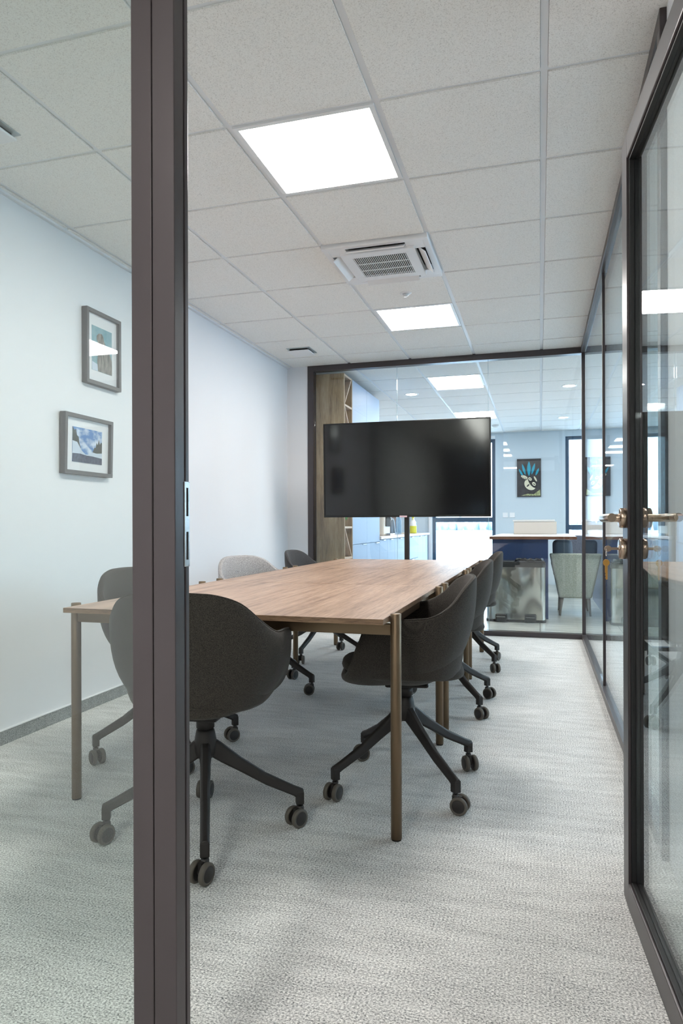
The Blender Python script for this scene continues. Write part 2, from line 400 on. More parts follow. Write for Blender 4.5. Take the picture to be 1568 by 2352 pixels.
# ------------------------------------------------------------------ open door leaf (local: hinge at origin, leaf runs along +Y, room face -X)
free = Vector((.219, 2.02)); hd = Vector((.071, -.997)); DW = .90
hinge = free + hd*DW
door = struct('door_1', label='open glass door leaf with lever handle and key in the lock', loc=(hinge.x, hinge.y, 0), rz=math.atan2(-hd.y, -hd.x)-PI/2)
DZ0, DZ1, T, S = .008, 2.066, .050, .066
f = MB()
f.box(0, T, DW-S, DW, DZ0, DZ1); f.box(0, T, 0, S, DZ0, DZ1); f.box(0, T, S, DW-S, DZ1-S, DZ1); f.box(0, T, S, DW-S, DZ0, DZ0+S)
f.build('frame', M_frame, door, .003)
g = MB(); t = .006
for x0, x1 in ((.006, .019), (.029, .044)):
    g.box(x0, x1, DW-S-t, DW-S, DZ0+S, DZ1-S); g.box(x0, x1, S, S+t, DZ0+S, DZ1-S)
    g.box(x0, x1, S+t, DW-S-t, DZ1-S-t, DZ1-S); g.box(x0, x1, S+t, DW-S-t, DZ0+S, DZ0+S+t)
g.build('glazing_bead', M_black, door, .002)
B(.019, .029, S, DW-S, DZ0+S, DZ1-S).build('pane', M_gdoor, door)
def lever(side):
    # side -1: room face, +1: wall face
    x = 0 if side < 0 else T
    R = Matrix.Translation((x, DW-.033, 1.045)) @ Matrix.Rotation(PI/2*side, 4, 'Y')
    h = MB().lathe([(0, 0), (.027, 0), (.027, .012), (.025, .015), (.012, .0155), (.012, .018), (.0105, .018), (.0105, .05), (0, .05)], 32, M=R)
    h.tube([(x+side*.054, DW-.022, 1.045), (x+side*.054, DW-.155, 1.045)], .0112, 24)
    return h
lever(-1).build('handle', M_handle, door, .0008)
lever(1).build('handle', M_handle, door, .0008)
for side in (-1, 1):
    x = 0 if side < 0 else T
    R = Matrix.Translation((x, DW-.033, .962)) @ Matrix.Rotation(PI/2*side, 4, 'Y')
    MB().lathe([(0, 0), (.028, 0), (.028, .013), (.026, .0155), (.009, .0155), (.009, .0175), (0, .0175)], 32, M=R).build('lock_rosette', M_handle, door, .0008)
for z in (.25, 1.03, 1.82):
    MB().tube([(-.006, -.006, z-.05), (-.006, -.006, z+.05)], .008, 16).build('hinge', M_steel, door)
# key ring hangs from the lock
wl = Matrix.Translation((hinge.x, hinge.y, 0)) @ Matrix.Rotation(math.atan2(-hd.y, -hd.x)-PI/2, 4, 'Z')
kp = wl @ Vector((-.018, DW-.033, .962))
key = thing('key_ring', 'bunch of two keys on a small ring hanging from the glass door lock', 'keys', kp)
def key_mesh(name, mat, M, teeth=True):
    k = MB(); pts = [(math.cos(a)*.0095-.0095, math.sin(a)*.0085) for a in [2*PI*i/20 for i in range(20)]]
    pr = MB().prism([(x-.012, z) for x, z in pts], -.0012, .0012)
    vs = [M @ Vector(v) for v in pr.v]; k.add(vs, pr.f)
    bl = [(-.014, -.0035), (.006, -.0035), (.008, -.0015), (.012, -.0035), (.016, -.001), (.02, -.003), (.025, 0), (.025, .002), (.022, .0035), (-.014, .0035)]
    pr = MB().prism(bl, -.001, .001); k.add([M @ Vector(v) for v in pr.v], pr.f)
    return k.build(name, mat, key, .0004)
key_mesh('key', M_handle, Matrix.Translation((-.004, 0, 0)))
rg = MB().tube([( -.030+.0*a, .010*math.sin(a), -.010+.010*math.cos(a)) for a in [2*PI*i/24 for i in range(25)]], .0009, 8, caps=False)
rg.build('ring', M_steel, key)
key_mesh('hanging_key', M_brass, Matrix.Translation((-.030, 0, -.042)) @ Matrix.Rotation(PI/2, 4, 'Y') @ Matrix.Translation((.018, 0, 0)))

# ------------------------------------------------------------------ ceiling fittings
def led_panel(i, j, label, group='LED ceiling panels'):
    x, y = GX+i*GS, GY+j*GS
    t = thing('ceiling_light', label, 'ceiling light', (x+.3, y+.3, CZ), 0, group)
    f = MB()
    for a in ((-.288, .288, -.288, -.268), (-.288, .288, .268, .288), (-.288, -.268, -.268, .268), (.268, .288, -.268, .268)):
        f.box(*a, -.001, .02)
    f.build('frame', M_white, t, .001)
    B(-.268, .268, -.268, .268, .002, .012).build('diffuser', M_panel, t)
led_panel(-2, 0, 'large square LED panel nearest the doorway, in front of the air conditioner')
led_panel(-2, 4, 'square LED panel between the air conditioner and the glass wall')
led_panel(-2, 8, 'square LED panel beyond the glass wall, the nearer one above the television')
led_panel(-2, 12, 'square LED panel beyond the glass wall, just over the top edge of the television')
for k, j in enumerate((-6, -8, -10, -12, -16)):
    led_panel(-2, j, ('first', 'second', 'third', 'fourth', 'fifth')[k] + ' LED panel behind the doorway, seen only as a reflection', 'corridor LED panels')
for k, (i, j) in enumerate(((3, 3), (3, 8), (3, 12))):
    led_panel(i, j, ('nearest', 'middle', 'farthest')[k] + ' LED panel over the aisle right of the side glass wall', 'lounge aisle LED panels')
for x, y, lb in ((-1.486, 8.17, 'round downlight beyond the glass wall, left of the square LED panels'), (.327, 8.19, 'round downlight beyond the glass wall, the nearer of two at right'),
              (.337, 10.61, 'round downlight beyond the glass wall, the farther of two at right')):
    t = thing('downlight', lb, 'downlight', (x, y, CZ), 0, 'round lounge downlights')
    MB().lathe([(.062, .004), (.062, -.004), (.085, -.004), (.088, 0), (.088, .004)], 32).build('trim_ring', M_white, t)
    MB().lathe([(0, -.001), (.062, -.001), (.062, .004), (0, .004)], 32).build('lamp', M_spot, t)
# air conditioner cassette
t = thing('air_conditioner', 'white ceiling cassette air conditioner with open flaps and slatted grille', 'air conditioner', (GX-1.5*GS, GY+2.5*GS, CZ))
f = MB(); h = .302; s_ = .235; sw = .17
# outer ring with four slots
f.box(-h, h, -h, -s_-.035, -.022, .012); f.box(-h, h, s_+.035, h, -.022, .012)
f.box(-h, -s_-.035, -s_-.035, s_+.035, -.022, .012); f.box(s_+.035, h, -s_-.035, s_+.035, -.022, .012)
for sx in (-1, 1):
    for sy in (-1, 1):
        x0, x1 = sorted((sx*sw, sx*(s_+.035))); y0, y1 = sorted((sy*sw, sy*(s_+.035)))
        f.box(x0, x1, y0, y1, -.022, .012)
f.build('housing', M_white, t, .003)
f = MB(); q = .215; gg = .155
f.box(-q, q, -q, -gg, -.034, -.006); f.box(-q, q, gg, q, -.034, -.006); f.box(-q, -gg, -gg, gg, -.034, -.006); f.box(gg, q, -gg, gg, -.034, -.006)
f.build('grille_frame', M_white, t, .002)
f = MB()
for k in range(28):
    x = -gg + (k+.5)*2*gg/28; f.box(x-.0019, x+.0019, -gg, gg, -.034, -.031)
for y in (-gg/3, gg/3): f.box(-gg, gg, y-.003, y+.003, -.0345, -.030)
f.build('grille', M_white, t)
B(-gg-.005, gg+.005, -gg-.005, gg+.005, -.022, -.018).build('filter', M_dark, t)
B(-.28, .28, -.28, .28, .014, .05).build('cavity', M_dark, t)
for k in range(4):
    fl = MB().box(-sw+.004, sw-.004, -.028, .022, -.003, .003)
    o = fl.build('flap', M_white, t, .002)
    a = k*PI/2
    o.location = (math.sin(a)*(-.252), math.cos(a)*(.252), -.030); o.rotation_euler = (math.radians(-38), 0, a)
# sensor
t = thing('motion_sensor', 'small round white sensor on a ceiling tile between air conditioner and light', 'sensor', (-.872, 4.58, CZ))
MB().lathe([(0, -.006), (.030, -.006), (.040, -.002), (.042, .001), (0, .001)], 32).build('base', M_white, t)
MB().lathe([(0, -.026), (.012, -.024), (.021, -.015), (.023, -.006), (0, -.006)], 24).build('lens', plain('frosted_lens', (205, 208, 210), .3), t)
t = thing('smoke_detector', 'small white detector on the lounge ceiling right of the television top', 'detector', (-.677, 11.1, CZ))
MB().lathe([(0, -.045), (.03, -.043), (.05, -.02), (.055, .001), (0, .001)], 24).build('body', M_white, t)
def vent(x, y, rz, label):
    t = thing('air_valve', label, 'ceiling vent', (x, y, CZ), rz, 'square ceiling air valves')
    B(-.11, .11, -.11, .11, -.004, .003).build('collar', plain('vent_grey', (176, 186, 190), .5), t, .002)
    B(-.085, .085, -.085, .085, -.022, -.003).build('throat', M_dark, t)
    B(-.10, .10, -.10, .10, -.030, -.020).build('plate', M_white, t, .004)
vent(-2.06, 5.82, 0, 'small square white air valve on the ceiling by the far left wall corner')
vent(-2.11, 2.17, 0, 'square white air valve on the ceiling, seen through the left glass pane')

# ------------------------------------------------------------------ tables
def leg_mesh():
    return MB().lathe([(0, 0), (.0165, 0), (.0165, .004), (.018, .005), (.018, .736), (.0165, .738), (0, .738)], 32, mis=[1, 1, 1, 0, 0, 0]).mesh('table_leg', [M_bronze, M_black])
LEG = leg_mesh()
TXC, TW = -1.065, .6125
def table(yc, rz, label):
    t = thing('meeting_table', label, 'table', (TXC, yc, 0), rz, 'meeting tables pushed together')
    hx = TW-.018-.003; hy = .598
    top = MB()
    top.box(-hx, hx, -hy, hy, .7135, .7315, 0)
    # laminated edge strips (striped ply look)
    o = top.build('tabletop', M_wood, t, .0012)
    ed = MB()
    for s1 in (-1, 1):
        y0, y1 = sorted((s1*hy, s1*(hy+.0012))); ed.box(-hx, hx, y0, y1, .7137, .7308)
        x0, x1 = sorted((s1*hx, s1*(hx+.0012))); ed.box(x0, x1, -hy, hy, .7137, .7308)
    ed.build('edge_band', M_edge, t)
    for sx in (-1, 1):
        for sy in (-1, 1):
            link('leg', LEG, t, (sx*TW, sy*.50, 0))
    r = MB()
    for sy in (-1, 1): r.box(-TW+.015, TW-.015, sy*.50-.012, sy*.50+.012, .668, .705)
    for sx in (-1, 1): r.box(sx*(TW-.06)-.012, sx*(TW-.06)+.012, -.488, .488, .668, .705)
    r.build('rail', M_bronze, t, .002)
    for sx in (-1, 1):
        for sy in (-1, 1):
            MB().box(sx*(TW-.030)-.014, sx*(TW-.030)+.014, sy*.50-.005, sy*.50+.005, .705, .7125).build('bracket', M_steel, t, .001)
    return t
table(2.6895, 0, 'walnut meeting table with bronze legs nearest the doorway')
table(3.89, 0, 'walnut meeting table in the middle of the row of three')
table(5.09, 0, 'walnut meeting table at the far end, in front of the television')

# ------------------------------------------------------------------ chairs
CTRL = [(0, 0, .248, .450), (.09, 0, .247, .450), (.155, 0, .238, .455), (.198, 0, .220, .475), (.228, 0, .200, .520), (.250, 0, .172, .592), (.265, 0, .128, .652), (.274, 0, .070, .674),
        (.279, 0, -.010, .680), (.276, 0, -.095, .688), (.254, 0, -.168, .726), (.204, 0, -.224, .785), (.140, 0, -.258, .812), (.07, 0, -.274, .819), (0, 0, -.278, .820)]
CTRL = [Vector((a, c, d)) for a, _, c, d in CTRL]
def catmull(P, n):
    out = []
    for i in range(len(P)-1):
        p0 = P[i-1] if i else Vector((-P[1].x, P[1].y, P[1].z)); p3 = P[i+2] if i+2 < len(P) else Vector((-P[-2].x, P[-2].y, P[-2].z))
        p1, p2 = P[i], P[i+1]
        for k in range(n):
            t = k/n
            out.append(.5*((2*p1)+(p2-p0)*t+(2*p0-5*p1+4*p2-p3)*t*t+(-p0+3*p1-3*p2+p3)*t**3))
    out.append(P[-1].copy()); return out
half = catmull(CTRL, 5)
RIM = half + [Vector((-p.x, p.y, p.z)) for p in half[-2:0:-1]]
ZB = .405
def shell_mesh(mat):
    n = len(RIM); rows = []
    K = 16
    for k in range(1, K+1):
        th = PI/2*k/K; row = []
        for p in RIM:
            back = max(0, -p.y/.28); front = max(0, p.y/.26)
            ex = 2.7 - .35*back - .3*front
            s, c = math.sin(th)**(2/ex), math.cos(th)**(2/ex) if k < K else 0
            cx, cy_ = 0, -.015
            zz = ZB + (p.z-ZB)*(1-c)
            row.append(Vector((cx+(p.x-cx)*s, cy_+(p.y-cy_)*s, zz)))
        rows.append(row)
    def inset(p, d, dz):
        r = Vector((p.x, p.y*1.0, 0)); r.normalize(); return Vector((p.x-r.x*d, p.y-r.y*d, p.z+dz))
    rows.append([inset(p, .004, .006) for p in RIM])
    rows.append([inset(p, .013, .009) for p in RIM])
    rows.append([inset(p, .022, .006) for p in RIM])
    rows.append([inset(p, .027, -.002) for p in RIM])
    for k in range(1, 9):
        t = k/8; row = []
        for p in RIM:
            a = inset(p, .027, -.002)
            back = max(0, -p.y/.28)
            e_ = Vector((p.x*.74, p.y*.74, .452)); c_ = Vector((p.x*(.86), p.y*(.84-.02*back), .452))
            row.append(a*(1-t)**2 + c_*2*t*(1-t) + e_*t*t)
        rows.append(row)
    vs = [v for r in rows for v in r]; fs = []
    for i in range(len(rows)-1):
        for k in range(n): fs.append((i*n+k, i*n+(k+1) % n, (i+1)*n+(k+1) % n, (i+1)*n+k))
    o = len(vs); vs.append(Vector((0, -.015, ZB))); vs.append(Vector((0, 0, .452)))
    for k in range(n):
        fs.append((o, (k+1) % n, k)); b = (len(rows)-1)*n; fs.append((o+1, b+k, b+(k+1) % n))
    return MB().add(vs, fs, 0, True).mesh('shell', mat)
def cushion_mesh(mat):
    nu, nv = 40, 14; vs = []
    for i in range(nv+1):
        ph = -PI/2+PI*i/nv; cz = math.copysign(abs(math.sin(ph))**.7, math.sin(ph)); cr = max(0, math.cos(ph))**.45
        for k in range(nu):
            a = 2*PI*k/nu; cx = math.copysign(abs(math.cos(a))**.7, math.cos(a)); cyy = math.copysign(abs(math.sin(a))**.7, math.sin(a))
            ww = .188
            vs.append((cx*ww*cr, .010+cyy*.240*cr, .476+cz*.030+.008*cyy*cr - (.012 if cyy < 0 else 0)*abs(cyy)))
    fs = [(i*nu+k, i*nu+(k+1) % nu, (i+1)*nu+(k+1) % nu, (i+1)*nu+k) for i in range(nv) for k in range(nu)]
    return MB().add(vs, fs, 0, True).mesh('seat_cushion', mat)
def piping_mesh(mat):
    sel = [p for p in RIM if p.z > .50]
    # order from one arm round the back to the other
    right = [p for p in half if p.z > .48]
    path = right + [Vector((-p.x, p.y, p.z)) for p in right[-2::-1]]
    pts = []
    for p in path:
        r = Vector((p.x, p.y, 0)).normalized(); pts.append((p.x-r.x*.006, p.y-r.y*.006, p.z+.0075))
    return MB().tube(pts, .0028, 8).mesh('piping', mat)
def leg_part():
    # along +X, from hub to caster stub
    m_ = MB()
    secs = [(.012, .262, .325, .022), (.05, .236, .300, .0175), (.12, .196, .243, .0165), (.20, .148, .188, .0155), (.295, .103, .138, .0145), (.330, .080, .122, .0145)]
    rings = []
    for x, z0, z1, w_ in secs:
        c = .006
        rings.append([(x, -w_+c, z0), (x, w_-c, z0), (x, w_, z0+c), (x, w_*.8, z1-c), (x, w_*.8-c, z1), (x, -w_*.8+c, z1), (x, -w_*.8, z1-c), (x, -w_, z0+c)])
    n = 8; vs = [v for r in rings for v in r]
    fs = [(i*n+k, i*n+(k+1) % n, (i+1)*n+(k+1) % n, (i+1)*n+k) for i in range(len(secs)-1) for k in range(n)]
    fs += [tuple(range(n)), tuple(range(len(vs)-n, len(vs)))]
    m_.add(vs, fs, 0, False)
    m_.box(.303, .3305, -.0138, .0138, .073, .116)
    return m_.mesh('leg', M_base)
def caster_meshes():
    h = MB()
    h.tube([(0, 0, .079), (0, 0, .066)], .006, 12, 1)
    h.tube([(0, 0, .067), (0, 0, .046)], .0115, 14)
    h.box(-.024, .012, -.0065, .0065, .026, .062)
    h.tube([(-.016, -.020, .032), (-.016, .020, .032)], .007, 12)
    pts = []
    housing = h.mesh('caster', [M_wheel, M_steel])
    prof = [(0, -.0085), (.021, -.0085), (.023, -.0075), (.0235, -.0085), (.030, -.0075), (.032, -.004), (.032, .004), (.030, .0075), (.0235, .0085), (.023, .0075), (.021, .0085), (0, .0085)]
    wh = MB().lathe(prof, 36, mis=[0, 0, 1, 1, 1, 1, 1, 1, 1, 0, 0], M=Matrix.Rotation(PI/2, 4, 'X')).mesh('wheel', [M_wheel, M_tyre])
    return housing, wh
LEGM = leg_part(); CASTM, WHEELM = caster_meshes()
HUBM = MB().lathe([(0, .255), (.028, .255), (.036, .268), (.038, .30), (.034, .325), (.030, .345), (.026, .348), (0, .348)], 28).mesh('hub', M_base)
COLM = MB().lathe([(0, .34), (.0235, .34), (.0235, .352), (.030, .354), (.030, .392), (0, .392)], 28).mesh('column', M_base)
PLATEM = MB().box(-.07, .07, -.09, .08, .394, .412).mesh('seat_plate', M_base)
SHELLS = {}
for key_, mt in (('dark', M_fab), ('leather', M_fabd), ('light', M_fabl)):
    SHELLS[key_] = (shell_mesh(mt), cushion_mesh(mt), piping_mesh(mt))
def chair(x, y, face, base, kind, label, rolls):
    t = thing('conference_chair', label, 'chair', (x, y, 0), math.radians(face), 'conference chairs around the table')
    s, c, p = SHELLS[kind]
    link('shell', s, t); link('seat_cushion', c, t); link('piping', p, t)
    link('seat_plate', PLATEM, t, bevel=.01); link('column', COLM, t); link('hub', HUBM, t)
    for k in range(4):
        a = math.radians(base - face + 90*k)
        link('leg', LEGM, t, rot=(0, 0, a), bevel=.003)
        cs = link('caster', CASTM, t, loc=(math.cos(a)*.317, math.sin(a)*.317, 0), rot=(0, 0, math.radians(rolls[k]-face)))
        for sy in (-1, 1): link('wheel', WHEELM, cs, loc=(-.016, sy*.0185, .032))
    return t
# face: direction the sitter looks, degrees from +Y counter-clockwise
chair(-1.076, 2.065, 6, -63, 'dark', 'charcoal fabric swivel chair at the near table end, half hidden by the post', [80, 60, 100, 75])
chair(-.515, 2.675, 101, 45, 'dark', 'charcoal fabric swivel chair nearest the doorway on the right side of the table', [120, 35, 75, 170])
chair(-.530, 3.90, 99, 44, 'dark', 'charcoal fabric swivel chair second along the right side of the table', [150, 60, 100, 140])
chair(-.535, 5.07, 98, 46, 'dark', 'charcoal fabric swivel chair at the far end of the right side', [70, 80, 100, 120])
chair(-1.625, 2.765, -110, 45, 'dark', 'charcoal fabric swivel chair on the left side, seen partly through the glass pane', [50, 90, 150, 60])
chair(-1.640, 3.98, -113, -11, 'light', 'light grey fabric swivel chair in the middle of the left side', [15, 70, 100, 195])
chair(-1.635, 5.08, -92, -12, 'leather', 'smooth dark grey swivel chair at the far end of the left side', [60, 80, 40, 100])

# ------------------------------------------------------------------ television on stand
t = thing('television', 'large flat black television on a pole stand behind the table', 'television', (-1.118, 5.80, 0), math.radians(.6))
hw, z0, z1 = .728, 1.092, 1.922
B(-hw, hw, 0, .030, z0, z1).build('housing', M_bezel, t, .004)
f = MB(); bz = .012
f.box(-hw, hw, -.006, .002, z1-bz, z1); f.box(-hw, hw, -.006, .002, z0, z0+bz+.006); f.box(-hw, -hw+bz, -.006, .002, z0+bz, z1-bz); f.box(hw-bz, hw, -.006, .002, z0+bz, z1-bz)
f.build('bezel', M_bezel, t, .002)
B(-hw+bz, hw-bz, -.002, .001, z0+bz+.006, z1-bz).build('screen', M_screen, t)
B(-.045, .02, -.0075, -.0055, z0-.002, z0+.013).build('label', plain('pinkish_label', (214, 184, 190), .5), t)
B(-.35, .35, .03, .065, z0+.12, z0+.6).build('rear_cover', M_bezel, t, .01)
zp = (z0+z1)/2; Rt = Matrix.Translation((0, 0, zp)) @ Matrix.Rotation(math.radians(1.3), 4, 'X') @ Matrix.Translation((0, 0, -zp))
for o in t.children: o.matrix_local = Rt
B(-.016, .026, .068, .108, .03, 1.55).build('pole', plain('black_pole', (34, 32, 33), .45), t, .004)
B(-.20, .21, .064, .070, 1.25, 1.65).build('mount_plate', M_bezel, t, .003)
f = MB(); f.box(-.38, .39, .06, .12, .0, .03); f.box(-.38, -.33, -.25, .40, 0, .03); f.box(.34, .39, -.25, .40, 0, .03)
f.build('base', M_bezel, t, .005)

# ------------------------------------------------------------------ framed pictures on the left wall
def frame(name, y0, y1, z0, z1, label, art, lean=0):
    t = thing(name, label, 'framed picture', (XL, (y0+y1)/2, (z0+z1)/2), 0, 'framed photos on the left wall')
    hy, hz = (y1-y0)/2, (z1-z0)/2; d, w_ = .036, .020
    t.rotation_euler.y = lean; t.location.x += lean*hz
    f = MB(); f.box(0, d, -hy, hy, hz-w_, hz); f.box(0, d, -hy, hy, -hz, -hz+w_); f.box(0, d, -hy, -hy+w_, -hz+w_, hz-w_); f.box(0, d, hy-w_, hy, -hz+w_, hz-w_)
    f.build('frame', M_pframe, t, .001)
    B(.004, .016, -hy+w_, hy-w_, -hz+w_, hz-w_).build('mat_board', M_mat, t)
    art(t, hy-w_, hz-w_)
    B(.028, .030, -hy+w_, hy-w_, -hz+w_, hz-w_).build('glass', M_pane, t)
m, nt, b = nm('print_teal_sky'); n1 = noise(nt, coords(nt, (1, 6, 6)), 3, 4); r = ramp(nt, n1, [(.35, lin((92, 150, 165))), (.65, lin((140, 176, 184)))]); L(nt, r.outputs[0], b.inputs[0]); M_sky1 = m
m, nt, b = nm('print_cloudy_sky'); n1 = noise(nt, coords(nt, (1, 8, 14)), 2, 5); r = ramp(nt, n1, [(.4, lin((84, 134, 196))), (.62, lin((214, 226, 240)))]); L(nt, r.outputs[0], b.inputs[0]); M_sky2 = m
m, nt, b = nm('print_rock'); n1 = noise(nt, coords(nt, (1, 60, 12)), 1.5, 5); r = ramp(nt, n1, [(.35, lin((70, 64, 60))), (.7, lin((158, 148, 136)))]); L(nt, r.outputs[0], b.inputs[0]); M_rock = m
M_trees = plain('print_trees', (58, 62, 54), .8, vary=22, bscale=160); M_road = plain('print_road', (74, 82, 104), .8, vary=14, bscale=60); M_psnow = plain('print_snow', (206, 218, 232), .8)
def art1(t, hy, hz):
    a, b_ = hy*.66, hz*.66; mb = MB()
    mb.box(.016, .0175, -a, a, -b_, b_, 0)
    P = lambda pts, mi, k: mb.prism([(y*a, z*b_) for y, z in pts], .0176+.0004*k, .0179+.0004*k, mi, 'YZ')
    P([(-1, -.62), (-.45, -.7), (-.45, -1), (-1, -1)], 2, 0)
    P([(-.42, -1), (-.5, -.55), (-.42, -.15), (-.5, .1), (-.42, .3), (-.55, .42), (-.55, .58), (-.35, .72), (-.05, .75), (.12, .62), (.18, .45), (.35, .3), (.5, .12), (.75, -.05), (1, -.35), (1, -1)], 1, 1)
    mb.build('print', [M_sky1, M_rock, M_psnow], t)
def art2(t, hy, hz):
    a, b_ = hy*.68, hz*.66; mb = MB()
    mb.box(.016, .0175, -a, a, -b_, b_, 0)
    P = lambda pts, mi, k: mb.prism([(y*a, z*b_) for y, z in pts], .0176+.0004*k, .0179+.0004*k, mi, 'YZ')
    P([(-1, 1), (-.88, .8), (-.78, .9), (-.72, .55), (-.6, .45), (-.55, .1), (-.45, -.2), (-1, -.1)], 1, 0)
    P([(.3, -.4), (.42, -.15), (.48, 0), (.55, -.05), (.62, .3), (.7, .15), (.78, .5), (.85, .2), (.92, .35), (1, .3), (1, -.45)], 1, 0)
    P([(-1, .2), (-.7, .15), (-.4, -.3), (-.15, -.5), (0, -.5), (.35, -.32), (.6, -.36), (1, -.3), (1, -.7), (-1, -.7)], 2, 1)
    P([(-1, -.52), (-.5, -.5), (-.05, -.56), (.3, -.56), (1, -.62), (1, -1), (-1, -1)], 3, 2)
    mb.build('print', [M_sky2, M_trees, M_psnow, M_road], t)
frame('picture_frame', 3.225, 3.545, 1.822, 2.243, 'upper grey-framed portrait photo of a rock tower against a teal sky', art1)
frame('picture_frame', 3.037, 3.455, 1.306, 1.632, 'lower grey-framed landscape photo of a snowy road between trees', art2, .022)

# ------------------------------------------------------------------ lounge: oak shelf, cupboards, kitchen run
FX = -1.87; BX = XL+.005
t = thing('shelf_unit', 'tall oak open shelf unit with crossed dividers behind the glass wall', 'shelf unit', (0, 0, 0))
Z1 = 2.54
f = MB(); f.box(BX, FX, 6.54, 6.565, 0, Z1); f.build('side_panel', M_oak, t, .001)
f = MB(); f.box(BX, FX, 6.835, 6.855, 0, Z1); f.build('divider_panel', M_oak, t, .001)
B(BX, BX+.01, 6.565, 6.835, 0, Z1).build('back_panel', M_oak, t)
f = MB(); lev = [.06, .37, .68, .99, 1.30, 1.61, 1.92, 2.22, Z1-.02]
M_pale = wood('pale_shelf_edge', (176, 152, 128), (204, 182, 160), (218, 200, 182), 'Y', 1, .6)
for z in lev: B(BX+.01, FX-.001, 6.566, 6.834, z, z+.02).build('shelf', M_pale, t, .001)
for k, up in enumerate((1, 0, 0, None, 1, 0, 1, 0)):
    k2 = k
    if up is None: continue
    za, zb_ = lev[k]+.021, lev[k+1]-.001
    if k == 7: up = 1
    if k == 6: up = 0
    if k == 1: up = 1
    ya, yb = (6.567, 6.833) if up else (6.833, 6.567)
    sg = .018 if ya < yb else -.018
    MB().prism([(ya, za), (ya+sg, za), (yb, zb_), (yb-sg, zb_)], BX+.012, FX-.003, 0, 'YZ').build('diagonal_divider', M_pale, t)
t = thing('potted_plant', 'leafy green plant standing in a niche of the oak shelf', 'plant', (FX-.10, 6.70, 1.012))
MB().lathe([(0, 0), (.045, 0), (.06, .09), (.052, .09), (.045, .07), (0, .07)], 20).build('pot', M_pot, t)
f = MB()
for k in range(150):
    a, r0, zz = random.uniform(0, 2*PI), random.uniform(.0, .085), random.uniform(.08, .23)
    c = Vector((math.cos(a)*r0, math.sin(a)*r0, zz)); d = Vector((random.uniform(-1, 1), random.uniform(-1, 1), random.uniform(-.3, .8))).normalized()*.035
    s = d.cross(Vector((0, 0, 1))).normalized()*.014
    f.add([c-d, c+s, c+d+Vector((0, 0, .004)), c-s], [(0, 1, 2, 3)])
f.build('foliage', M_plant, t)
M_gap = M_dark
def cupboard(y0, y1, label):
    t = thing('tall_cupboard', label, 'cupboard', (0, 0, 0), 0, 'tall blue cupboards')
    B(BX, FX-.02, y0+.001, y1-.001, .0, Z1).build('carcass', M_blue, t)
    ym = (y0+y1)/2
    for a, b in ((y0+.002, y1-.002),):
        B(FX-.018, FX, a, b, .82, Z1-.002).build('door', M_blue, t, .002)
        d = B(FX-.018, FX, a, b, .05, .815).build('door', M_blue, t, .002)
        MB().box(FX-.002, FX+.012, b-.22, b-.06, .806, .813).build('handle', M_steel, d)
cupboard(6.857, 7.47, 'tall pale blue cupboard right beside the oak shelf')
cupboard(7.47, 8.10, 'tall pale blue cupboard standing before the kitchen counter')
def base_unit(y0, y1, drawers, label):
    t = thing('base_cabinet', label, 'cabinet', (0, 0, 0), 0, 'base cabinets under the counter')
    B(BX, FX-.02, y0+.001, y1-.001, .06, .845).build('carcass', M_blue, t)
    if drawers:
        for a, b in ((.07, .50), (.505, .84)):
            d = B(FX-.018, FX, y0+.002, y1-.002, a, b).build('drawer', M_blue, t, .002)
            MB().box(FX-.002, FX+.014, (y0+y1)/2-.07, (y0+y1)/2+.07, b-.01, b-.003).build('handle', M_steel, d)
    else:
        ym = (y0+y1)/2
        for a, b in ((y0, ym), (ym, y1)):
            d = B(FX-.018, FX, a+.002, b-.002, .07, .84).build('door', M_blue, t, .002)
            MB().box(FX-.002, FX+.014, (a+b)/2-.06, (a+b)/2+.06, .83, .837).build('handle', M_steel, d)
base_unit(8.101, 9.0, False, 'blue base cabinet with two doors nearest the tall cupboards')
base_unit(9.0, 9.8, True, 'blue base cabinet with two drawers left of the television pole')
base_unit(9.8, 10.8, True, 'blue base cabinet with two wide drawers right of the television pole')
base_unit(10.8, 11.75, False, 'blue base cabinet with two narrow doors at the end by the window')
tag(B(BX, FX+.02, 8.105, 11.9, .847, .882).build('worktop', M_wtop, None, .003), 'pale worktop running along the blue base cabinets', 'worktop')
tag(B(BX, BX+.012, 8.105, 11.75, .884, 1.42).build('backsplash', M_redbr), 'brown wooden backsplash behind the kitchen counter', 'backsplash')
# coffee machine
t = thing('coffee_machine', 'beige and steel coffee machine on the kitchen counter', 'coffee machine', (-2.05, 8.75, .882))
B(-.13, .13, -.20, .20, 0, .36).build('body', M_beige, t, .02)
B(.13, .142, -.10, .14, .12, .30).build('front_panel', M_dark, t, .004)
B(.12, .20, -.12, .16, 0, .03).build('drip_tray', M_steel, t, .004)
MB().tube([(.135, .03, .27), (.17, .03, .25), (.17, .03, .2)], .012, 10).build('spout', M_steel, t)
t = thing('glass_carafe', 'clear glass carafe on the counter beside the coffee machine', 'carafe', (-1.99, 8.36, .882))
MB().lathe([(0, 0), (.05, 0), (.055, .05), (.03, .14), (.033, .2), (.030, .2), (.027, .14), (.05, .05), (.045, .004), (0, .004)], 24).build('vessel', glass('carafe_glass', (.85, .9, .93, 1)), t)
t = thing('kettle', 'dark kettle on the counter behind the television pole', 'kettle', (-2.02, 9.35, .882))
MB().lathe([(0, 0), (.085, 0), (.09, .03), (.07, .2), (.05, .235), (0, .245)], 28).build('body', plain('dark_grey_gloss', (86, 94, 104), .25, .6), t)
MB().tube([(0, .07, .21), (0, .13, .2), (0, .135, .1), (0, .09, .05)], .011, 10).build('handle', M_black, t)
t = thing('water_bottle', 'clear blue plastic bottle on the counter right of the television pole', 'bottle', (-2.0, 9.9, .882))
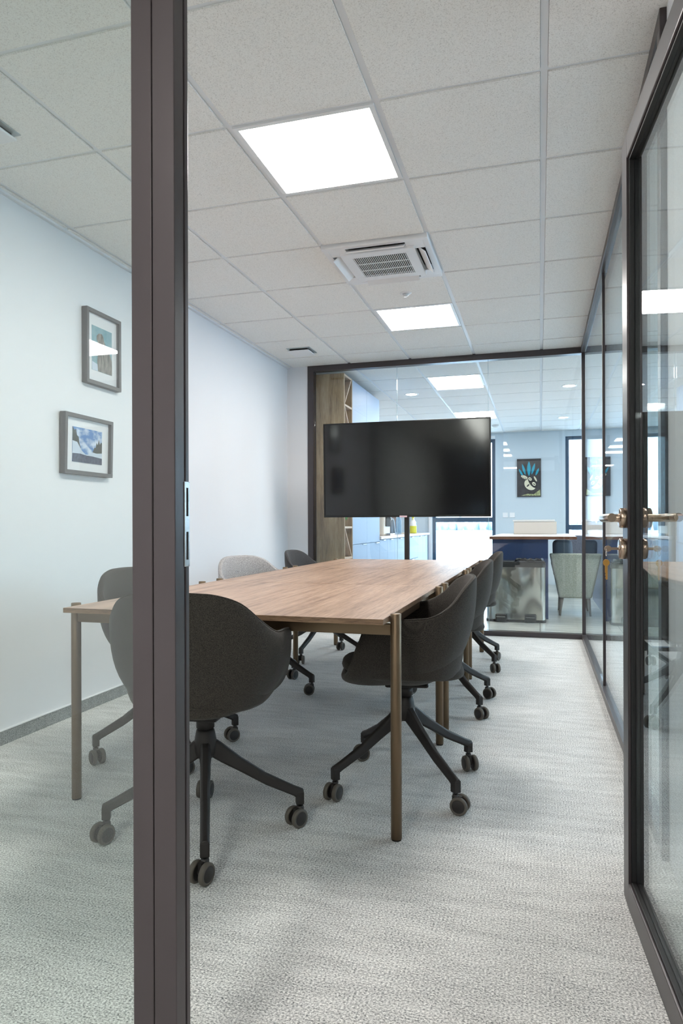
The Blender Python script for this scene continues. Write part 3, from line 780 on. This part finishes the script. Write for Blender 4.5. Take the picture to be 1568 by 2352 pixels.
MB().lathe([(0, 0), (.04, 0), (.042, .02), (.042, .2), (.015, .27), (.015, .29), (0, .29)], 24).build('body', glass('bottle_plastic', (.7, .84, .95, 1)), t)
t = thing('spray_bottle', 'white and yellow spray bottle at the window end of the counter', 'bottle', (-1.98, 11.0, .882))
MB().lathe([(0, 0), (.055, 0), (.058, .03), (.056, .12)], 24).build('label_band', M_yel, t)
MB().lathe([(.056, .12), (.055, .17), (.03, .21), (.017, .235), (.017, .25), (0, .25)], 24).build('body', M_white, t)
MB().box(-.016, .016, -.03, .03, .25, .29).tube([(0, -.028, .275), (0, -.055, .272)], .008, 10).box(-.006, .006, -.03, -.02, .215, .25).build('trigger', M_yel, t, .003)
MB().lathe([(0, 0), (.022, 0), (.022, .001), (0, .001)], 20, M=Matrix.Translation((.054, 0, .155)) @ Matrix.Rotation(PI/2, 4, 'Y')).build('logo_disc', plain('teal_disc', (40, 140, 160), .5), t)
tag(B(-2.06, -1.95, 10.35, 10.55, .882, .90).build('sponge_dish', M_beige, None, .006), 'flat beige dish on the counter before the spray bottle', 'dish')

# ------------------------------------------------------------------ poster, sockets
t = thing('poster', 'black canvas print with teal feathers and a pale masked head on the lounge wall', 'poster', (-.175, YW, 1.812))
B(-.196, .196, -.03, 0, -.323, .323).build('canvas', plain('poster_black', (42, 40, 44), .5, vary=8, bscale=14), t, .001)
M_teal = plain('poster_teal', (26, 150, 176), .6); M_bone = plain('poster_bone', (214, 208, 184), .6); M_pk = plain('poster_ink', (24, 24, 28), .6); M_pg = plain('poster_moss', (150, 156, 110), .6, vary=40, bscale=60)
f = MB()
def leaf(cx, cz, ang, ln, wd):
    pts = []
    for k in range(13):
        s = k/12; pts.append((wd*math.sin(PI*s)**.8, -ln/2+ln*s))
    pts += [(-x, z) for x, z in pts[-2:0:-1]]
    ca, sa = math.cos(ang), math.sin(ang)
    return [(cx+x*ca-z*sa, cz+x*sa+z*ca) for x, z in pts]
for cx, cz, an, ln, wd in ((0, .155, 0, .25, .03), (-.085, .145, .28, .2, .02), (.07, .15, -.28, .2, .02), (-.13, .09, .5, .15, .016), (.135, .1, -.4, .14, .018)):
    f.prism(leaf(cx, cz, an, ln, wd), -.0312, -.0302, 0)
ell = lambda cx, cz, a, b_, an: [(cx+a*math.cos(q)*math.cos(an)-b_*math.sin(q)*math.sin(an), cz+a*math.cos(q)*math.sin(an)+b_*math.sin(q)*math.cos(an)) for q in [2*PI*i/24 for i in range(24)]]
f.prism(ell(.02, -.115, .105, .085, -.75), -.0312, -.0302, 1)
f.prism(ell(-.075, .012, .06, .028, -.45), -.0312, -.0302, 1)
for k in range(4): f.prism(ell(-.115+k*.026, -.002-.006*k, .024, .0045, 1.15), -.0322, -.0313, 2)
f.prism(ell(.055, -.075, .115, .05, -1.0), -.0322, -.0313, 2)
f.prism(ell(.018, -.02, .034, .024, -.8), -.033, -.0323, 1)
f.prism(ell(.018, -.02, .02, .006, -.4), -.0336, -.0331, 2)
f.prism(ell(.082, -.105, .036, .026, -.9), -.033, -.0323, 1)
f.prism(ell(.085, -.11, .02, .008, -.6), -.0336, -.0331, 2)
f.prism(ell(.105, -.02, .05, .014, -1.1), -.033, -.0323, 1)
f.prism(ell(-.015, -.13, .03, .012, .8), -.0322, -.0313, 2)
f.prism([(-.13, -.3), (-.02, -.27), (.08, -.28), (.18, -.2), (.185, -.305)], -.0312, -.0302, 3)
for k in range(6): f.prism(ell(-.02+k*.028, -.262+.003*math.sin(k*2), .010, .004, .5), -.0322, -.0313, 2)
f.build('artwork', [M_teal, M_bone, M_pk, M_pg], t)
for x, lb in ((-.57, 'left white wall socket below the poster'), (-.453, 'blank white wall plate right of the socket')):
    t = thing('wall_socket', lb, 'socket', (x, YW, 1.182), 0, 'wall plates in the lounge')
    B(-.042, .042, -.010, 0, -.042, .042).build('plate', M_white, t, .003)
    if x < -.5: MB().lathe([(.018, 0), (.018, .002), (.012, .002), (.012, -.0)], 20, M=Matrix.Translation((0, -.010, 0)) @ Matrix.Rotation(PI/2, 4, 'X')).build('outlet', M_tbar, t)

# ------------------------------------------------------------------ island with box, bins
t = thing('high_table', 'high navy island table with a pale top beyond the glass wall', 'table', (0, 0, 0))
f = B(-.53, .375, 7.62, 10.0, .862, .894); f.build('tabletop', M_island, t, .002)
B(-.531, .376, 7.616, 7.6195, .8625, .8935).build('edge_band', M_islande, t)
B(-.50, .085, 7.68, 7.72, 0, .862).build('end_panel', M_navy, t, .002)
B(-.49, .06, 7.72, 9.9, 0, .862).build('body', M_navy, t)
t = thing('storage_box', 'beige lidded box on the high island table', 'box', (-.06, 9.45, .894))
B(-.27, .27, -.17, .17, 0, .165).build('body', M_box, t, .006)
B(-.285, .25, -.18, .18, .165, .19).build('lid', plain('clear_lid', (214, 214, 212), .3), t, .004)
t = thing('pedal_bin', 'twin steel pedal bin with black lids in front of the navy island', 'bin', (-.245, 7.50, 0))
f = MB()
def rrect(hx, hy, r, n=6):
    pts = []
    for cx, cy_, a0 in ((hx-r, hy-r, 0), (-hx+r, hy-r, PI/2), (-hx+r, -hy+r, PI), (hx-r, -hy+r, 3*PI/2)):
        for k in range(n+1): a = a0+PI/2*k/n; pts.append((cx+r*math.cos(a), cy_+r*math.sin(a)))
    return pts
f.prism(rrect(.298, .115, .05), .025, .575, 0, 'XY'); f.build('body', M_bin, t)
MB().prism(rrect(.302, .119, .05), .575, .625, 0, 'XY').build('rim', M_black, t, .004)
MB().prism(rrect(.306, .124, .05), 0, .026, 0, 'XY').build('base', M_black, t, .004)
for x in (-.152, .148):
    MB().prism([(x-.142, -.11), (x+.142, -.11), (x+.142, .11), (x-.142, .11)], .625, .64, 0, 'XY').build('lid', plain('lid_black', (36, 40, 46), .35), t, .006)
    p = B(x-.055, x+.055, -.165, -.115, .006, .085); p.build('pedal', M_wheel, t, .014, 3)
    B(x-.045, x+.045, -.168, -.163, .055, .060).build('pedal_trim', M_steel, t)
f = MB(); pts = [(.0+.27*s, -.06+.05*math.sin(9*s), .645+.012*abs(math.sin(14*s))) for s in [k/24 for k in range(25)]]
f.tube(pts, [.008+.010*abs(math.sin(5*k)) for k in range(25)], 8).build('bin_liner', plain('black_film', (20, 20, 22), .15), t)

# ------------------------------------------------------------------ armchair, sofa
t = thing('lounge_armchair', 'sage grey armchair seen from behind beyond the glass wall', 'armchair', (.475, 8.02, 0))
def taper_box(pb, pt, z0, z1):   # bottom and top rectangles (x0,x1,y0,y1)
    m_ = MB(); a = [(pb[0], pb[2], z0), (pb[1], pb[2], z0), (pb[1], pb[3], z0), (pb[0], pb[3], z0)]
    b = [(pt[0], pt[2], z1), (pt[1], pt[2], z1), (pt[1], pt[3], z1), (pt[0], pt[3], z1)]
    return m_.add(a+b, [(0, 3, 2, 1), (4, 5, 6, 7), (0, 1, 5, 4), (1, 2, 6, 5), (2, 3, 7, 6), (3, 0, 4, 7)])
taper_box((-.275, .275, -.02, .10), (-.375, .375, -.12, .02), .20, .70).build('backrest', M_upol, t, .025, 4)
taper_box((-.27, .27, .06, .58), (-.29, .29, .02, .62), .20, .42).build('seat', M_upol, t, .03, 4)
for s in (-1, 1):
    x0, x1 = sorted((s*.22, s*.27)); x2, x3 = sorted((s*.28, s*.355))
    taper_box((x0, x1, .05, .56), (x2, x3, -.05, .60), .22, .58).build('armrest', M_upol, t, .025, 4)
taper_box((-.33, -.10, .10, .22), (-.34, -.13, .0, .10), .42, .85).build('back_cushion', M_pillow, t, .05, 5)
for sx in (-1, 1):
    for y in (.04, .52):
        MB().tube([(sx*.24, y, .21), (sx*.262, y-.01, .0)], [.024, .011], 14).build('leg', plain('walnut_leg', (112, 104, 96), .5), t)
t = thing('sofa', 'low grey sofa under the narrow window beyond the armchair', 'sofa', (1.35, 10.9, 0))
B(-.95, .95, -.45, .45, .10, .42).build('seat', M_upol, t, .04, 4)
B(-.95, .95, .30, .52, .30, .82).build('backrest', M_upol, t, .05, 4)
for s in (-1, 1):
    x0, x1 = sorted((s*.95, s*1.12)); B(x0, x1, -.45, .5, .10, .62).build('armrest', M_upol, t, .04, 4)
    for y in (-.38, .38): MB().tube([(s*.9, y, .12), (s*.92, y, 0)], [.022, .014], 12).build('leg', M_base, t)
def cushion(x, y, z, rot, label):
    nu, nv = 28, 12; vs = []
    for i in range(nv+1):
        ph = -PI/2+PI*i/nv; cr = max(0, math.cos(ph))**.6
        for k in range(nu):
            a = 2*PI*k/nu; vs.append((math.copysign(abs(math.cos(a))**.5, math.cos(a))*.25*cr, math.sin(ph)*.08, math.copysign(abs(math.sin(a))**.5, math.sin(a))*.22*cr))
    fs = [(i*nu+k, i*nu+(k+1) % nu, (i+1)*nu+(k+1) % nu, (i+1)*nu+k) for i in range(nv) for k in range(nu)]
    o = MB().add(vs, fs, 0, True).build('cushion', M_cush); o.location = (x, y, z); o.rotation_euler = rot
    tag(o, label, 'cushion', 'dark cushions on the sofa')
cushion(.66, 10.98, .635, (-.3, .1, .1), 'dark cushion leaning at the left end of the sofa')
cushion(1.24, 10.95, .625, (-.35, .25, -.1), 'dark cushion leaning on the sofa, second from the left')

# ------------------------------------------------------------------ outside
struct('ground_outside', B(-80, 80, YW+.25, 260, -.35, -.30).box(XE+.15, 80, -60, YW+.25, -.35, -.30), M_snow)
f = MB()
for k in range(260):
    x = -75+150*k/260+random.uniform(-.3, .3); y = 150+random.uniform(-6, 6); h_ = random.uniform(1.2, 3.2)
    f.tube([(x, y, -.3), (x+random.uniform(-.3, .3), y, -.3+h_*.5), (x, y, -.3+h_)], [.6, .9, .08], 6)
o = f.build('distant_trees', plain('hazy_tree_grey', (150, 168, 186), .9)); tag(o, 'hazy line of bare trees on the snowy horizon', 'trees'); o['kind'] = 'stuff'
